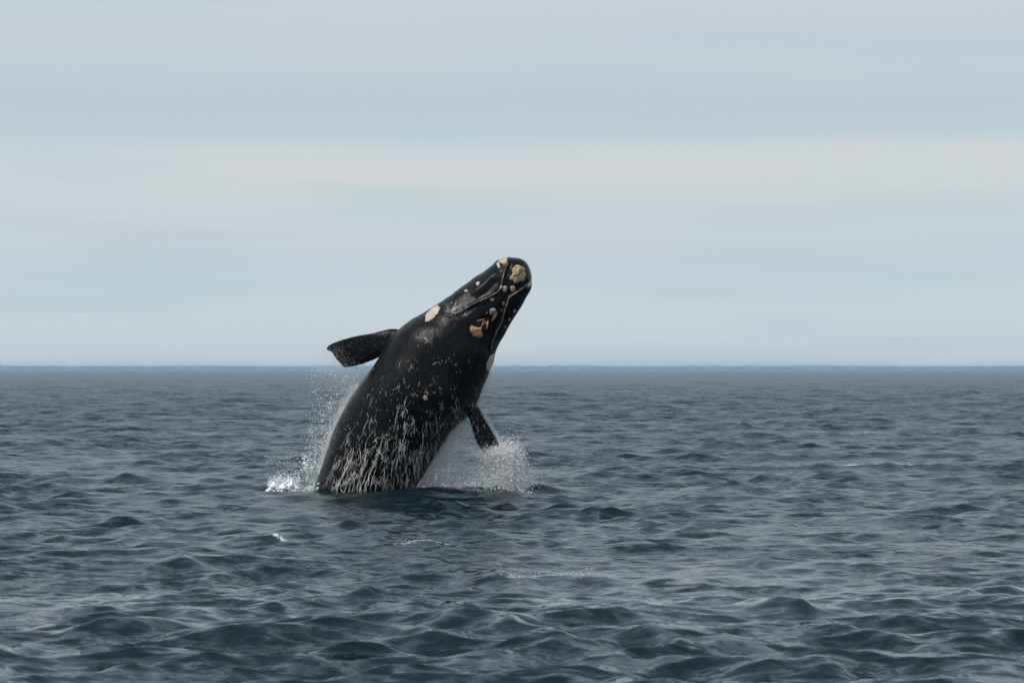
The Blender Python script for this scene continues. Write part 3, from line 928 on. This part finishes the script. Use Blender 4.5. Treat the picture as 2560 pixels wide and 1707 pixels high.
# droplets clinging to body and flippers
def cling(n, x0, x1, y0, y1, rmin, rmax, dens=None):
    k = 0
    while k < n:
        x, y = rng.uniform(x0, x1), rng.uniform(y0, y1); k += 1
        if dens is not None and rng.random() > dens(x, y): continue
        loc, nor = hit(x, y)
        if loc is None: continue
        CP.append(tuple(loc + nor * .004)); CR.append(rmin + (rmax - rmin) * rng.random() ** 3)
CP, CR = [], []
cling(4200, 780, 1230, 800, 1235, .0014, .0065, lambda x, y: np.interp(y, [800, 950, 1200], [.05, .25, .6]))
cling(180, 812, 960, 810, 920, .0015, .005)
cling(2600, 1170, 1262, 1030, 1160, .0015, .0065, lambda x, y: np.interp(y, [1030, 1110, 1140], [.08, .15, 1]))
cling(420, 1110, 1170, 755, 790, .002, .006)
Rr_.P.append(np.array(CP)); Rr_.R.append(np.array(CR))
link('spray', drops_mesh('spray', np.concatenate(Rr_.P), np.concatenate(Rr_.R)), m_drop, kind='stuff', label='water thrown up round the lowered flipper and wet flank', category='spray')

# ------------------------------------------------------------------ foaming splashes at the waterline
ICO = bmesh.new(); bmesh.ops.create_icosphere(ICO, subdivisions=1, radius=1.0)
ICO_V = np.array([v.co[:] for v in ICO.verts]); ICO_F = np.array([[v.index for v in f.verts] for f in ICO.faces]); ICO.free()
def lumps(name, P, R):
    V, Fc = [], []
    for k, (P_, r) in enumerate(zip(P, R)):
        s = rng.uniform(0, 100)
        d_ = np.array([1 + .38 * noise.noise(Vector(v) * 1.7 + Vector((s, 0, 0))) for v in ICO_V])
        V.append(P_ + ICO_V * (d_ * r)[:, None] * rng.uniform(.8, 1.25, 3))
        Fc.append(ICO_F + k * len(ICO_V))
    return mesh_np(name, np.concatenate(V), None, np.concatenate(Fc))
def c6(cx, cy): return (640 + cx / 9.046, 1150 + cy / 9.046)
prof = [c6(*c) for c in [(280, 650), (345, 585), (385, 520), (402, 470), (440, 555), (520, 575), (600, 515), (650, 560), (690, 455), (770, 412), (840, 450), (905, 545), (960, 610), (990, 700)]]
pxs, pys = [p_[0] for p_ in prof], [p_[1] for p_ in prof]
P, R = [], []
for _ in range(1100):
    x = rng.uniform(671, 750); ytop = np.interp(x, pxs, pys); ybot = 1240
    y = ytop + (ybot - ytop) * rng.random() ** 1.3
    r = min(.075, max(.012, (y - ytop) * .0094 * .6 + .012))
    P.append(px_to_world(np.array([x]), np.array([y]), np.array([rng.normal(59.9, .18)]))[0]); R.append(r * rng.uniform(.5, 1.2))
for _ in range(160):     # low sheet joining the splash to the back
    x = rng.uniform(748, 800); y = np.interp(x, [748, 775, 800], [1226, 1215, 1206]) + rng.uniform(0, 22)
    P.append(px_to_world(np.array([x]), np.array([y]), np.array([rng.normal(60.0, .15)]))[0]); R.append(rng.uniform(.006, .026))
m_white, nt, o = new_mat('splash_foam')
p = principled(nt, **{'Base Color': (0.88, 0.89, 0.90, 1), 'Roughness': 0.5, 'IOR': 1.33})
nt.links.new(bump(nt, noise_tex(nt, mapping(nt, (1, 1, 1)), 45.0, 4.0, .65), 0.8, 0.02), p.inputs['Normal'])
nt.links.new(p.outputs[0], o.inputs['Surface'])
link('splash', lumps('splash', P, R), m_white, kind='stuff', label='bright white splash where the whale\'s back meets the sea', category='splash')
P, R = [], []
for _ in range(700):
    x = rng.uniform(1040, 1330)
    y = 1234 - np.interp(x, [1040, 1070, 1110, 1180, 1230, 1290, 1330], [26, 30, 14, 9, 20, 15, 3]) * rng.random() ** 1.6
    P.append(px_to_world(np.array([x]), np.array([y]), np.array([rng.normal(59.95, .2)]))[0]); R.append(rng.uniform(.006, .03))
for _ in range(260):
    x, y = rng.normal(1274, 12), rng.normal(1152, 14)
    P.append(px_to_world(np.array([x]), np.array([y]), np.array([rng.normal(59.75, .08)]))[0]); R.append(rng.uniform(.004, .018))
link('splash', lumps('splash', P, R), m_white, kind='stuff', label='low churned foam in the water under the lowered flipper', category='splash')

# bubbling foam on the breaking crests
k_ = rng.choice(len(CAPS), min(1500, len(CAPS)), replace=False)
CP_ = CAPS[k_].astype(float) + rng.normal(0, .02, (len(k_), 3)); CP_[:, 2] += rng.random(len(k_)) ** 2 * .05
k_ = np.array([noise.noise(Vector(tuple(c_)) * 2.6) > -.05 for c_ in CP_])
CP_ = CP_[k_]
link('whitecap', lumps('whitecap', CP_, .0015 + .006 * rng.random(len(CP_)) ** 2), m_white, kind='stuff', label='bubbling white foam on small breaking wave crests', category='foam')
